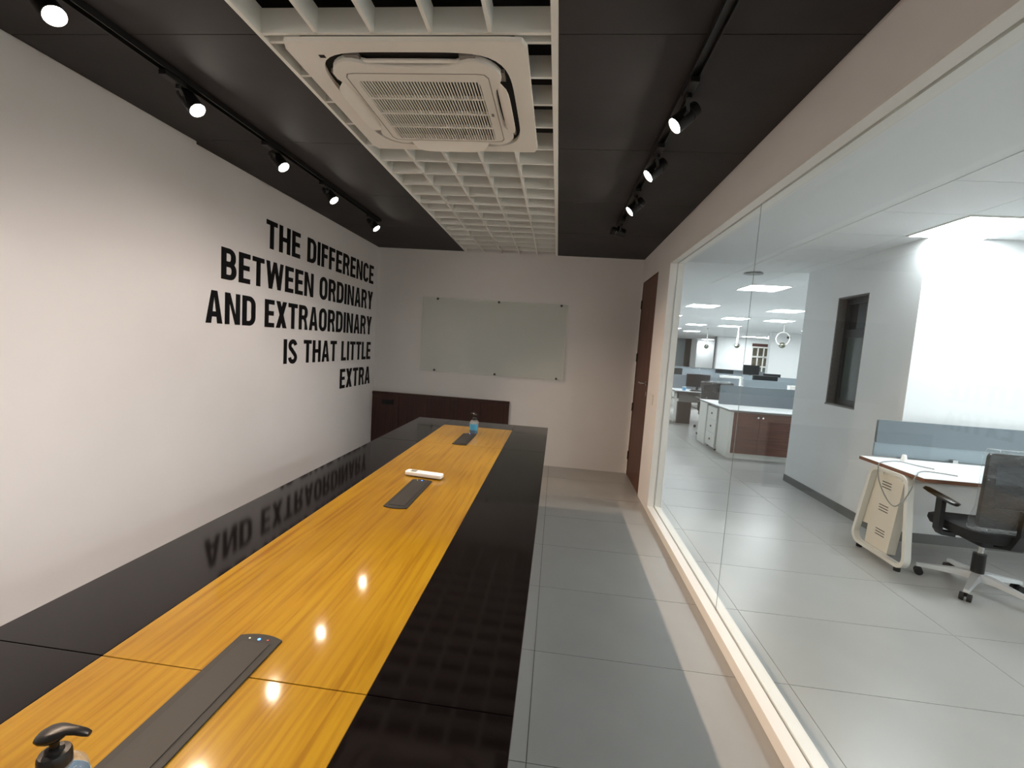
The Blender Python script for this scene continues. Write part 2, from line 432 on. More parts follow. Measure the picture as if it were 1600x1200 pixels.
# ------------------------------------------------------------------ cassette air conditioner
ACX, ACY = (ACX0+ACX1)/2, (ACY0+ACY1)/2
ac = empty('air_conditioner', (ACX,ACY,ZC-0.03), 'white square ceiling cassette air conditioner with slatted grille', 'air conditioner')
A0, A1 = ACX1-ACX0, ACY1-ACY0
def resample_rr(n, cx, cy, hx, hy, r):
    """outline with n points at even angles of a rounded rectangle"""
    out = []
    for i in range(n):
        t = 2*PI*i/n; c, s = math.cos(t), math.sin(t); lo, hi = 0.0, 2.0
        for _ in range(40):
            m_ = (lo+hi)/2; x, y = abs(m_*c), abs(m_*s)
            dx, dy = max(x-(hx-r),0), max(y-(hy-r),0)
            inside = x <= hx and y <= hy and (dx*dx+dy*dy <= r*r)
            lo, hi = (m_, hi) if inside else (lo, m_)
        out.append((cx+lo*c, cy+lo*s))
    return out
N = 96
def polar_super(n, cx, cy, a, e, dent=0.0, dw=0.5):
    out = []
    for i in range(n):
        t = 2*PI*i/n; c, s = abs(math.cos(t)), abs(math.sin(t))
        r = a/((c**e+s**e)**(1/e))
        k = abs(((t+PI/4) % (PI/2))-PI/4)      # angle from the nearest side's middle
        d = dent*(0.5+0.5*math.cos(PI*min(1.0, max(0.0,(k-dw*0.62)/(dw*0.38)))))
        out.append((cx+(r-d)*math.cos(t), cy+(r-d)*math.sin(t)))
    return out
outer = resample_rr(N, ACX, ACY, A0/2, A1/2, 0.03)
hole = polar_super(N, ACX, ACY, 0.400, 5.0)
b = MB().band(outer, hole, 'z', ZC-0.026, ZC-0.008)
b.build('fascia', 'ac_white', ac, smooth=True)
b = MB().prism(polar_super(N, ACX, ACY, 0.402, 5.0), 'z', ZC-0.003, ZC+0.12); b.build('cavity', 'ac_dark', ac)
cen = MB()
o1 = polar_super(N, ACX, ACY, 0.372, 4.6, 0.060, 0.66); o2 = polar_super(N, ACX, ACY, 0.378, 4.6, 0.062, 0.66)
gr = resample_rr(N, ACX-0.006, ACY+0.04, 0.268, 0.262, 0.006)
cen.band(o2, gr, 'z', ZC-0.034, ZC-0.010)
cn = cen.build('centre_panel', 'ac_white', ac, smooth=True)
# seam around the grille door
sm = MB().band(resample_rr(N, ACX-0.002, ACY+0.02, 0.309, 0.300, 0.03), resample_rr(N, ACX-0.002, ACY+0.02, 0.305, 0.296, 0.03), 'z', ZC-0.0347, ZC-0.0338)
sm.build('seam', 'ac_grey', cn)
box('grille_backing', 'ac_dark', ACX-0.275, ACX+0.263, ACY-0.223, ACY+0.303, ZC+0.02, ZC+0.03, ac)
gr0 = None
NS = 40
for i in range(NS):
    x = ACX-0.274+0.536*(i+0.5)/NS
    if gr0 is None:
        gr0 = MB().box(-0.0027,0.0027,ACY-0.222,ACY+0.302,ZC-0.034,ZC-0.029).build('grille_slat','ac_white',None)
        gr0.data.transform(Matrix.Translation((0,-ACY,-(ZC-0.03)))); gr0.parent = ac; gr0.location = (x-ACX,0,0)
    else: inst(gr0, (x-ACX,0,0), ac)
for k in (1,2,3):
    y = ACY-0.222+0.524*k/4
    box('grille_bar','ac_white',ACX-0.274,ACX+0.262,y-0.005,y+0.005,ZC-0.036,ZC-0.021,ac)
# four louvre flaps, each a curved blade hanging in its slot
def flap(rot, drop, tilt, wid=0.044):
    m = MB(); n = 14; prof = []
    for j in range(n+1):
        u = -1+2*j/n; w = 0.5*0.44*u
        end = math.sqrt(max(0.0, 1-abs(u)**6))
        prof.append((w, 0.010+wid*end))
    top = [];
    for side in (0, 1):
        pass
    rs = []
    for w, dep in prof:
        y0, y1 = 0.328, 0.328+dep
        z0 = 0.0; z1 = -tilt*dep
        rs.append([Vector((w,-y0,z0)), Vector((w,-(y0+y1)/2,(z0+z1)/2-0.006)), Vector((w,-y1,z1)), Vector((w,-y1,z1+0.006)), Vector((w,-(y0+y1)/2,(z0+z1)/2)), Vector((w,-y0,z0+0.006))])
    m.rings(rs)
    m.xf(Matrix.Translation((ACX,ACY,ZC-0.028-drop)) @ Matrix.Rotation(rot, 4, 'Z'))
    return m.build('louvre_flap', 'ac_white', ac, smooth=True)
flap(0, -0.006, -0.10, 0.006); flap(PI/2, -0.004, 0.55); flap(PI, -0.002, 0.75); flap(1.5*PI, -0.004, 0.55)
for rot in (0, PI/2, PI, 1.5*PI):
    for s in (-1, 1):
        m = MB().box(s*0.235-0.03, s*0.235+0.03, -0.372, -0.335, ZC-0.020, ZC-0.006)
        m.xf(Matrix.Translation((ACX,ACY,0)) @ Matrix.Rotation(rot,4,'Z')); m.build('slot_end','ac_grey',ac)
box('receiver_window','ac_dark',ACX-0.362,ACX-0.338,ACY-0.383,ACY-0.366,ZC-0.0275,ZC-0.0255,ac)
box('badge','ac_grey',ACX+0.275,ACX+0.287,ACY+0.03,ACY+0.055,ZC-0.0355,ZC-0.0338,ac)

# ------------------------------------------------------------------ track lights
def track(x, y1, label):
    t = empty('lighting_track', (x,1.0,ZC-0.02), label, 'track')
    for s in (-1, 1): box('rail','black_metal',x+s*0.0175-0.003,x+s*0.0175+0.003,YF+0.01,y1,ZC-0.030,ZC-0.001,t)
    box('conductor_channel','black_metal',x-0.0145,x+0.0145,YF+0.01,y1,ZC-0.012,ZC-0.001,t)
    box('end_cap','black_metal',x-0.0205,x+0.0205,y1,y1+0.012,ZC-0.031,ZC-0.001,t)
    return t
TXL, TXR = -1.80, 0.456
track(TXL, 4.22, 'long black lighting track on dark ceiling beside the lettered wall')
track(TXR, 4.10, 'long black lighting track on dark ceiling beside the glass wall')
def spot(x, y, side, aim, label, power, lens_at, lit=True):
    """track spotlight: adapter under the track, stem, arm, two-stage barrel and lens"""
    base = Vector((x, y, ZC-0.0315))
    t = empty('track_spotlight', base, label, 'spotlight', 'black spotlights on the '+side+' track')
    d = Vector(aim).normalized(); L = Vector(lens_at)            # lens centre
    box('track_adapter','black_metal',x-0.018,x+0.018,y-0.055,y+0.055,base.z-0.022,base.z,t,bev=0.003)
    MB().cyl((x,y+0.03,base.z-0.021),(x,y+0.03,base.z-0.040),0.012).build('stem','black_metal',t,smooth=True)
    mid = L-d*0.050
    u = d.orthogonal().normalized(); w = d.cross(u)
    back = Vector((0,-1,0)); back = (back-d*back.dot(d)).normalized()
    MB().bar([(x,y+0.022,base.z-0.036), (x,y+0.04,base.z-0.037), mid+back*0.046+Vector((0,0,0.004)), mid+back*0.040+d*0.02], 0.016, 0.005, up=(0.02,0.3,1)).build('arm','black_metal',t)
    MB().cyl(L-d*0.074, L-d*0.002, 0.036, 0.038, 24).build('barrel','black_metal',t,smooth=True)
    MB().cyl(L-d*0.112, L-d*0.079, 0.033, 0.035, 24).build('rear_cap','black_metal',t,smooth=True)
    MB().cyl(L-d*0.080, L-d*0.073, 0.030, 0.030, 24).build('neck_ring','steel',t,smooth=True)
    n = 24
    rg = lambda p, r: [p+u*(r*math.cos(2*PI*i/n))+w*(r*math.sin(2*PI*i/n)) for i in range(n)]
    MB().rings([rg(L-d*0.002,0.038), rg(L+d*0.004,0.038), rg(L+d*0.004,0.0345), rg(L-d*0.001,0.0345)], cap=False).build('bezel','black_metal',t,smooth=True)
    MB().cyl(L-d*0.0015, L+d*0.0005, 0.0343, 0.0343, 24).build('lens','lamp_light' if lit else 'ac_grey',t)
    if lit:
        ld = bpy.data.lights.new('spot_beam','SPOT'); ld.energy = power; ld.color = WARM_L if side == 'left' else WARM_R
        ld.spot_size = math.radians(84); ld.spot_blend = 0.6; ld.shadow_soft_size = 0.012
        lo = bpy.data.objects.new('spot_beam', ld); C.objects.link(lo); lo.parent = t
        lo.location = L+d*0.012-base
        lo.rotation_euler = d.to_track_quat('-Z','Y').to_euler()
    return t
order_l = ['nearest the camera, at the top left corner', 'second from the camera, above the plain wall', 'third from the camera, left of the air conditioner', 'fourth from the camera, above the word DIFFERENCE', 'farthest from the camera, nearest the back wall']
AIM_L, AIM_R = (0.68,-0.04,-0.73), (-0.72,-0.06,-0.66)
for k, y in enumerate((1.45,2.06,2.735,3.37,4.18)):
    spot(TXL, y-0.14, 'left', AIM_L, 'lit spotlight on lettered wall side track, '+order_l[k], LEFT_W*(1.15 if k == 4 else 0.9), (-1.803,y,2.52))
for k, y in enumerate((0.82, 0.20)):
    spot(TXL, y-0.14, 'left', AIM_L, 'lit spotlight on lettered wall side track, behind the camera view'+(' again' if k else ''), LEFT_W, (-1.803,y,2.52))
order_r = ['nearest the camera', 'second from the camera', 'third from the camera']
for k, y in enumerate((2.08,2.65,3.30)):
    spot(TXR, y-0.14, 'right', AIM_R, 'lit spotlight on glass wall side track, '+order_r[k], RIGHT_W, (0.436,y,2.50))
for k, y in enumerate((0.95,0.40,-0.15)):
    spot(TXR, y-0.14, 'right', AIM_R, 'lit spotlight on glass wall side track, above the camera'+('', ', farther back', ', farthest back')[k], RIGHT_W, (0.436,y,2.50))
spot(TXR, 3.86, 'right', (0.93,0.20,-0.12), 'unlit spotlight turned sideways at the far end of the right track', 0, (0.49,3.97,2.515), lit=False)

# ------------------------------------------------------------------ lettering on the left wall
S_, T_ = 0.195, 0.165
def ribbon(pts, w):
    L_, R_ = [], []
    for i, p in enumerate(pts):
        a = pts[max(i-1,0)]; b_ = pts[min(i+1,len(pts)-1)]
        dx, dy = b_[0]-a[0], b_[1]-a[1]; n = math.hypot(dx,dy) or 1
        L_.append((p[0]-dy/n*w/2, p[1]+dx/n*w/2)); R_.append((p[0]+dy/n*w/2, p[1]-dx/n*w/2))
    return ('band', L_, R_, False)
def rr_band(x0, x1, y0, y1, rl, rr_, s=S_, t=T_, n=8):
    """closed bowl; rl / rr_ radii of the left and right corners"""
    def path(x0,x1,y0,y1,rl,rx,ry):
        p = []
        for cx, cy, a, r, q in ((x1-rx,y1-ry,0,rx,ry),(x0+rl[0],y1-rl[1],PI/2,rl[0],rl[1]),(x0+rl[0],y0+rl[1],PI,rl[0],rl[1]),(x1-rx,y0+ry,1.5*PI,rx,ry)):
            for i in range(n+1):
                k = a+PI/2*i/n; p.append((cx+r*math.cos(k), cy+q*math.sin(k)))
        return p
    o = path(x0,x1,y0,y1,rl,rr_[0],rr_[1])
    sub = lambda r, d: max(r-d, 0.001)
    i = path(x0+s,x1-s,y0+t,y1-t,(sub(rl[0],s),sub(rl[1],t)),sub(rr_[0],s),sub(rr_[1],t))
    return ('band', o, i, True)
def bx2(x0, x1, y0, y1): return ('poly', [(x0,y0),(x1,y0),(x1,y1),(x0,y1)])
def pl(*p): return ('poly', list(p))
def glyph(c):
    s, t = S_, T_
    if c == 'I': return s, [bx2(0,s,0,1)]
    if c == 'T': return .56, [bx2(0,.56,1-t,1), bx2(.28-s/2,.28+s/2,0,1-t)]
    if c == 'H': return .62, [bx2(0,s,0,1), bx2(.62-s,.62,0,1), bx2(s,.62-s,.43,.43+t)]
    if c == 'E': return .50, [bx2(0,s,0,1), bx2(s,.50,1-t,1), bx2(s,.50,0,t), bx2(s,.47,.43,.43+t)]
    if c == 'F': return .48, [bx2(0,s,0,1), bx2(s,.48,1-t,1), bx2(s,.45,.42,.42+t)]
    if c == 'L': return .47, [bx2(0,s,0,1), bx2(s,.47,0,t)]
    if c == 'N': return .62, [bx2(0,s*.92,0,1), bx2(.62-s*.92,.62,0,1), pl((s*.92,1),(s*1.05,1),(.62-s*.92,.30),(.62-s*.92,0),(.62-s*1.05,0),(s*.92,.70))]
    if c == 'D': return .60, [rr_band(0,.60,0,1,(.002,.002),(.30,.30))]
    if c == 'O': return .60, [rr_band(0,.60,-.01,1.01,(.30,.30),(.30,.30))]
    if c == 'B': return .60, [rr_band(0,.60,0,.57,(.002,.002),(.27,.27)), rr_band(0,.57,.42,1,(.002,.002),(.26,.26))]
    if c == 'R': return .60, [rr_band(0,.58,.42,1,(.002,.002),(.26,.26)), bx2(0,s,0,.43), pl((.60-s*1.05,0),(.60,0),(.60-.06,.24),(.58-.1,.46),(.58-.1-s,.46),(.60-s*1.1,.28))]
    if c == 'C':
        _, o, i, _x = rr_band(0,.58,-.01,1.01,(.29,.30),(.29,.30)); n = len(o)
        return .58, [('band', o[1:n-1], i[1:n-1], False)]
    if c == 'A': return .62, [pl((0,0),(s,0),(.31+.02,1),(.31-s*.55,1)), pl((.62,0),(.62-s,0),(.31-.02,1),(.31+s*.55,1)), bx2(.14,.48,.20,.20+t)]
    if c == 'Y': return .60, [bx2(.30-s/2,.30+s/2,0,.42), pl((0,1),(s*1.08,1),(.30+s/2,.42),(.30-s/2,.42)), pl((.60,1),(.60-s*1.08,1),(.30-s/2,.42),(.30+s/2,.42))]
    if c == 'X': return .60, [pl((0,1),(s*1.12,1),(.60,0),(.60-s*1.12,0)), pl((.60,1),(.60-s*1.12,1),(0,0),(s*1.12,0))]
    if c == 'W':
        q = .17
        return .92, [pl((0,1),(q*1.05,1),(.23+q*.55,0),(.23-q*.55,0)), pl((.46+q*.5,1),(.46-q*.5,1),(.23-q*.5,0),(.23+q*.5,0)), pl((.46-q*.5,1),(.46+q*.5,1),(.69+q*.5,0),(.69-q*.5,0)), pl((.92,1),(.92-q*1.05,1),(.69-q*.55,0),(.69+q*.55,0))]
    if c == 'S':
        p = []
        for k in range(15): a = math.radians(8+k*(262-8)/14); p.append((.275+.185*math.cos(a), .745+.175*math.sin(a)))
        for k in range(15): a = math.radians(82-k*(262)/14); p.append((.275+.190*math.cos(a), .255+.175*math.sin(a)))
        p = p[:13]+[(.20,.585),(.275,.505),(.36,.43)]+p[18:]
        return .55, [ribbon(p, .18)]
lt = empty('wall_lettering', (XL,4.2,1.6), 'black condensed capital letters spelling a motto on white left wall', 'lettering')
LINES = [('THE DIFFERENCE',3.37,5.425,2.140,2.360),('BETWEEN ORDINARY',2.900,5.425,1.824,2.043),('AND EXTRAORDINARY',2.765,5.420,1.512,1.735),('IS THAT LITTLE',3.625,5.420,1.203,1.418),('EXTRA',4.645,5.428,0.893,1.110)]
GM = {}
for txt, y0, y1, z0, z1 in LINES:
    gap, space = 0.10, 0.26
    tot = sum((space if ch == ' ' else glyph(ch)[0]) for ch in txt)+gap*(len(txt)-1)
    sx = (y1-y0)/tot; sz = z1-z0; yy = y0
    for ch in txt:
        if ch == ' ': yy += (space+gap)*sx; continue
        w, shapes = glyph(ch)
        if ch not in GM:
            m = MB()
            for q_, sh in enumerate(shapes):
                if sh[0] == 'poly': m.prism(sh[1], 'x', 0.0, 1.0-0.12*q_)
                else: m.band(sh[1], sh[2], 'x', 0.0, 1.0-0.12*q_, closed=sh[3])
            o = m.build('letter', 'letter_black', None); GM[ch] = o; o.parent = lt
        else: o = inst(GM[ch], (0,0,0), lt)
        o.location = (0.0005, yy-4.2, z0-1.6); o.scale = (0.003, sx, sz)
        yy += (w+gap)*sx

# ------------------------------------------------------------------ back wall: glass board and low timber panelling
bd = empty('glass_board', (-0.82,YB-0.02,1.10), 'frosted glass writing board held by six studs on back wall', 'board')
box('pane','board_glass',-1.730,0.092,YB-0.030,YB-0.022,1.103,2.028,bd)
for x in (-1.545,-0.765,0.010):
    for z in (1.118,2.018):
        MB().cyl((x,YB-0.0005,z),(x,YB-0.036,z),0.015,seg=14).build('stud','slot_dark',bd,smooth=True)
pn = empty('panelling', (-1.45,YB-0.03,0), 'low dark brown timber panelling against back wall behind table', 'panelling')
px = [XL+0.003+(1.800)*i/5 for i in range(6)]
for a, b_ in zip(px, px[1:]): box('panel','panel_wood',a+0.0015,b_-0.0015,YB-0.030,YB-0.001,0.0,0.745,pn)
box('top_rail','panel_wood',XL+0.003,XL+1.803,YB-0.036,YB-0.001,0.747,0.786,pn,bev=0.002)
so = empty('wall_socket', (-2.13,YB-0.031,0.64), 'black socket plate at left end of brown panelling', 'socket')
box('plate','black_plastic',-2.215,-2.065,YB-0.042,YB-0.0305,0.625,0.69,so,bev=0.003)
for x in (-2.185,-2.14,-2.095): box('socket_face','ac_dark',x-0.017,x+0.017,YB-0.044,YB-0.042,0.638,0.677,so)

# ------------------------------------------------------------------ conference table
TX0, TX1, TY0, TY1, TZ = -1.272, -0.032, -0.02, 4.125, 0.75
WX0, WX1, WY0, WY1 = -0.957, -0.343, 0.24, 3.855
tb = empty('conference_table', ((TX0+TX1)/2,2.05,0), 'long glossy conference table, honey wood centre with black border', 'table')
J = [TY0, 0.838, 3.13, TY1]; g = 0.0012
for a, b_ in zip(J, J[1:]):
    for x0, x1 in ((TX0,WX0),(WX1,TX1)): box('border_panel','table_black',x0+g*0.3,x1-g*0.3,a+g,b_-g,TZ-0.03,TZ,tb,bev=0.0012)
    box('wood_panel','table_wood',WX0+g*0.3,WX1-g*0.3,max(a,WY0)+g,min(b_,WY1)-g,TZ-0.03,TZ,tb,bev=0.0012)
box('border_panel','table_black',WX0+g*0.3,WX1-g*0.3,WY1+g,TY1-g,TZ-0.03,TZ,tb,bev=0.0012)
box('border_panel','table_black',WX0+g*0.3,WX1-g*0.3,TY0+g,WY0-g,TZ-0.03,TZ,tb,bev=0.0012)
box('apron','table_black',TX0+0.004,TX1-0.004,TY0+0.004,TY1-0.004,TZ-0.07,TZ-0.0302,tb)
for y in (0.35,2.05,3.70): box('leg_panel','table_black',TX0+0.25,TX1-0.25,y-0.03,y+0.03,0.0,TZ-0.07,tb)
box('stretcher','table_black',-0.67,-0.63,0.38,3.67,0.30,0.50,tb)
def power_box(yc, label):
    t = empty('power_box', (-0.6605,yc,TZ), label, 'power box', 'flip lid power boxes in the table centre')
    hx, hy = 0.054, 0.212
    def outl(hx, hy, bul):
        p = []
        for k in range(9): u = 1-2*k/8; p.append((u*hx, hy-bul+bul*(1-u*u)))
        for k in range(9): u = -1+2*k/8; p.append((u*hx, -hy+bul-bul*(1-u*u)))
        return p
    m = MB().prism([(-0.6605+x, yc+y) for x, y in outl(hx,hy,0.012)], 'z', TZ+0.0005, TZ+0.0045); m.bevel(0.001,1)
    m.build('frame','box_metal',t)
    box('lid_gap','ac_dark',-0.6605-0.0382,-0.6605+0.0382,yc-0.1832,yc+0.1832,TZ+0.0045,TZ+0.0048,t)
    box('lid','box_lid',-0.6605-0.0355,-0.6605+0.0355,yc-0.180,yc+0.180,TZ+0.0046,TZ+0.0062,t)
    for dx, mm in ((-0.024,'led_white'),(0.0,'led_blue'),(0.022,'led_red')):
        MB().cyl((-0.6605+dx,yc+0.192,TZ+0.0045),(-0.6605+dx,yc+0.192,TZ+0.0053),0.0035 if dx==0 else 0.0022,seg=12).build('indicator_light',mm,t)
    return t
power_box(0.754, 'dark grey power box with blue light, nearest in the table')
power_box(2.045, 'dark grey power box beside white remote, middle of table')
power_box(3.333, 'small dark power box in front of the blue bottle')
rc = empty('remote_control', (-0.672,2.315,TZ+0.0062), 'white remote control lying across the middle power box', 'remote', rz=math.radians(-7))
m = MB().prism(rrect(-0.105,0.105,-0.027,0.027,0.012), 'z', 0.0, 0.020); m.bevel(0.004,2); m.build('body','white_plastic',rc,smooth=True,world=False)
box('display','display_grey',-0.078,-0.044,-0.016,0.016,0.0200,0.0208,rc,world=False)
for bx_, by_ in ((-0.02,-0.008),(-0.02,0.008),(0.0,0.0)): MB().cyl((bx_,by_,0.02),(bx_,by_,0.0215),0.005,seg=12).build('button','switch_white',rc,world=False)

def pump_bottle(loc, rz, label):
    t = empty('pump_bottle', loc, label, 'bottle', 'hand sanitiser pump bottles on the table', rz=rz)
    P = [(0.0,0.0005),(0.034,0.0005),(0.0365,0.004),(0.0365,0.088),(0.034,0.100),(0.024,0.110),(0.016,0.113)]
    MB().lathe(P+[(0.0,0.1132)]).build('bottle_body','bottle_clear',t,smooth=True,world=False)
    MB().lathe([(0.0,0.003),(0.032,0.003),(0.0345,0.006),(0.0345,0.062),(0.0,0.0622)]).build('gel','gel_blue',t,smooth=True,world=False)
    m = MB().band([(0.0372*math.cos(a),0.0372*math.sin(a)) for a in [PI*0.1+PI*0.9*k/16 for k in range(17)]],[(0.0367*math.cos(a),0.0367*math.sin(a)) for a in [PI*0.1+PI*0.9*k/16 for k in range(17)]],'z',0.030,0.080,closed=False)
    m.build('label_sheet','blue_plastic',t,smooth=True,world=False)
    MB().lathe([(0.0,0.106),(0.0185,0.106),(0.0195,0.109),(0.0190,0.127),(0.0172,0.131),(0.011,0.132),(0.010,0.137),(0.0,0.1372)]).build('cap','black_plastic',t,smooth=True,world=False)
    MB().cyl((0,0,0.136),(0,0,0.152),0.0055,seg=14).build('pump_stem','black_plastic',t,smooth=True,world=False)
    rs = []
    for x, w, zt, zb in ((-0.021,0.004,0.1565,0.1525),(-0.018,0.011,0.161,0.149),(-0.010,0.0155,0.1655,0.1475),(0.0,0.0165,0.168,0.1470),(0.010,0.0130,0.1690,0.1500),(0.019,0.0080,0.1685,0.1585),(0.030,0.0065,0.1670,0.1570),(0.040,0.0058,0.1640,0.1545),(0.046,0.0045,0.1600,0.1540)):
        rs.append([Vector((x, w*math.cos(2*PI*k/14), (zt+zb)/2+(zt-zb)/2*math.sin(2*PI*k/14))) for k in range(14)])
    MB().rings(rs).build('pump_head','black_plastic',t,smooth=True,world=False)
    return t
pump_bottle((-0.668,0.517,TZ), math.radians(12), 'black pump of clear sanitiser bottle at lower left, nearest camera')
pump_bottle((-0.640,3.590,TZ), math.radians(150), 'small blue gel pump bottle at the far end of table')

# ------------------------------------------------------------------ office beyond the glass
struct('wall_office_left', 'office_paint', XR, XO, YB, 28.6, 0, 2.8)
struct('wall_office_end', 'office_paint', 6.5, 6.6, YF, 4.15, 0, 2.8)
# block with the narrow dark window
BX, BY0, BY1 = 3.03, 4.15, 5.93
wy0, wy1, wz0, wz1 = 4.785, 5.275, 1.08, 2.255
blk = empty('wall_office_block', (BX,5.0,0), kind='structure')
for nm, bx_ in (('wall_piece',(BX,BX+0.22,BY0,wy0,0,2.7)),('wall_piece',(BX,BX+0.22,wy1,BY1,0,2.7)),('wall_piece',(BX,BX+0.22,wy0,wy1,0,wz0)),('wall_piece',(BX,BX+0.22,wy0,wy1,wz1,2.7)),('wall_piece',(BX+0.22,6.6,BY0,BY1,0,2.7))):
    box(nm,'office_paint',*bx_,parent=blk)
w2 = empty('window_2', (BX+0.12,5.03,wz0), kind='structure')
box('reveal','granite',BX+0.002,BX+0.13,wy1-0.018,wy1,wz0,wz1,w2); box('reveal','granite',BX+0.002,BX+0.13,wy0,wy0+0.018,wz0,wz1,w2)
box('reveal','granite',BX-0.006,BX+0.13,wy0,wy1,wz0-0.0,wz0+0.018,w2); box('reveal','granite',BX+0.002,BX+0.13,wy0,wy1,wz1-0.018,wz1,w2)
fx0, fx1 = BX+0.085, BX+0.135
a0, a1, c0, c1 = wy0+0.018, wy1-0.018, wz0+0.018, wz1-0.018
tz = 1.82
for bx_ in ((a0,a0+0.05,c0,c1),(a1-0.05,a1,c0,c1),(a0+0.05,a1-0.05,c0,c0+0.055),(a0+0.05,a1-0.05,c1-0.055,c1),(a0+0.05,a1-0.05,tz,tz+0.09)):
    box('window_frame','frame_dark',fx0,fx1,bx_[0],bx_[1],bx_[2],bx_[3],w2)
box('pane','dark_glass',fx0+0.02,fx0+0.028,a0+0.05,a1-0.05,tz+0.09,c1-0.055,w2)
box('pane','green_glass',fx0+0.02,fx0+0.028,a0+0.05,a1-0.05,c0+0.055,tz,w2)
struct('baseboard_left','skirting',BX-0.012,BX,BY0-0.012,BY1,0,0.085)
struct('baseboard_right','skirting',BX,6.5,BY0-0.012,BY0,0,0.085)

# ceiling of the office: slab, tiles near the glass
oc = struct('ceiling_office', 'office_paint', XO, 14.2, YF, 30.0, ZO+0.004, 2.78)
tproto = None
P1 = (2.845, 3.555)
for i in range(-1, 4):
    for j in range(-6, 6):
        x, y = P1[0]+0.6*i, P1[1]+0.6*j
        if (i, j) == (0, 0): continue
        if tproto is None:
            tproto = MB().box(0.0025,0.5975,0.0025,0.5975,0,0.0038).build('ceiling_tile','office_paint',None); tproto.parent = oc; tproto.location = (x,y,ZO)
        else: inst(tproto, (x,y,ZO), oc)
def panel_light(x, y, label, s=0.59, sy=None):
    sy = sy or s
    t = empty('ceiling_light_panel', (x+s/2,y+sy/2,ZO-0.008), label, 'ceiling light', 'square office ceiling lights')
    b = MB().band(resample_rr(32,x+s/2,y+sy/2,s/2,sy/2,0.004), resample_rr(32,x+s/2,y+sy/2,s/2-0.012,sy/2-0.012,0.004),'z',ZO-0.009,ZO+0.003); b.build('rim','frame_white',t)
    box('diffuser','panel_light',x+0.012,x+s-0.012,y+0.012,y+sy-0.012,ZO-0.006,ZO+0.002,t)
PL = [(2.85,3.56,'big bright ceiling light panel above the wrapped chair, at right edge'),
 (2.80,7.03,'large square ceiling light panel above the brown cupboard doors'),
 (2.80,9.93,'square ceiling light panel on the left, above the single monitor'),
 (4.60,10.03,'ceiling light panel at right, beside the white wall corner'),
 (4.50,12.55,'ceiling light panel crossed by the glass joint, middle of the office'),
 (5.63,12.53,'ceiling light panel just above the right ring pendant'),
 (5.48,15.60,'ceiling light panel just above the middle pendant lamp'),
 (4.42,15.80,'small ceiling light panel left of the middle pendant lamp'),
 (2.79,12.80,'small ceiling light panel half hidden by the white glass frame, upper one'),
 (4.32,18.60,'small ceiling light panel half hidden by the white glass frame, lower one'),
 (5.50,20.00,'thin far ceiling light panel above the grey far wall panel'),
 (8.70,21.80,'thin far ceiling light panel left of the shelf window'),
 (9.35,21.70,'thin far ceiling light panel above the shelf window, farther one'),
 (9.10,20.0,'thin far ceiling light panel above the shelf window, nearer one'),
 (8.75,27.9,'far ceiling light washing the white alcove wall')]
for x, y, l in PL: panel_light(x, y, l)
# lamps of the same kind in the part of the office that the picture does not show
for x, y in ((2.85,0.0),(4.65,0.0),(4.65,2.36),(6.6,8.2),(5.9,10.03),(8.0,10.03),(8.0,12.55),(10.2,12.55),(8.2,15.6),(10.5,15.6),(11.5,20.0),(1.5,14.5),(1.8,19.0),(3.2,23.5),(5.6,25.4)): panel_light(x, y, 'square ceiling light panel in the office, out of view')
sd = empty('ceiling_diffuser', (2.45,6.13,ZO), 'round grey air diffuser on office ceiling above the glass joint', 'diffuser')
MB().lathe([(0.0,ZO-0.004),(0.06,ZO-0.006),(0.06,ZO-0.012),(0.0,ZO-0.0122)],c=(2.45,6.13,0)).build('centre_disc','diffuser_grey',sd,smooth=True)
for r in (0.085,0.115): MB().lathe([(r-0.02,ZO-0.003),(r,ZO-0.014),(r+0.003,ZO-0.013),(r-0.016,ZO-0.002)],c=(2.45,6.13,0)).build('ring','diffuser_grey',sd,smooth=True)

# far walls
def far(name, m, *b): return struct(name, m, *b)
far('wall_far_left','office_paint', XO, 6.0, 28.5, 28.7, 0, 2.8)
far('wall_far_alcove','office_paint', 6.0, 14.2, 28.9, 29.1, 0, 2.8)
far('wall_far_glazed','glass_panel_far', 6.0, 7.70, 28.0, 28.1, 0, 2.60)
far('trim_3','frame_dark', 7.70, 8.06, 28.02, 28.1, 0, 2.60)
far('wall_far_pillar','office_paint', 8.06, 8.36, 27.9, 28.2, 0, 2.8)
far('wall_far_middle','office_paint', 8.05, 9.72, 23.5, 23.7, 0, 2.8)
far('wall_far_middle_side','skirting', 8.05, 9.72, 23.705, 23.95, 0, 2.8)
far('wall_far_window','office_paint', 9.72, 11.2, 23.5, 23.7, 0, 0.75)
far('wall_far_over','office_paint', 9.72, 11.2, 23.5, 23.7, 2.40, 2.8)
far('wall_far_right','office_paint', 8.02, 14.2, 17.8, 18.0, 0, 2.8)
far('wall_far_end','office_paint', 11.2, 14.2, 23.5, 23.7, 0, 2.8)
far('wall_office_right','office_paint', 14.1, 14.2, YF, 30, 0, 2.8)
w3 = empty('window_3', (10.3,23.55,0.75), kind='structure')
box('curtain_band','curtain_brown',9.74,10.75,23.52,23.58,2.24,2.40,w3)
for z in (0.76,1.22,1.72,2.20): box('mullion','frame_white',9.74,10.9,23.46,23.52,z,z+0.05,w3)
for x in (9.74,10.02,10.30,10.58,10.86): box('mullion','frame_white',x-0.02,x+0.02,23.46,23.52,0.76,2.25,w3)
for x in (9.76,10.04,10.32,10.60):
    for z in (0.82,1.28,1.78): box('pane','book_mix' if z > 1.2 else 'green_glass',x,x+0.24,23.54,23.56,z,z+0.40,w3)

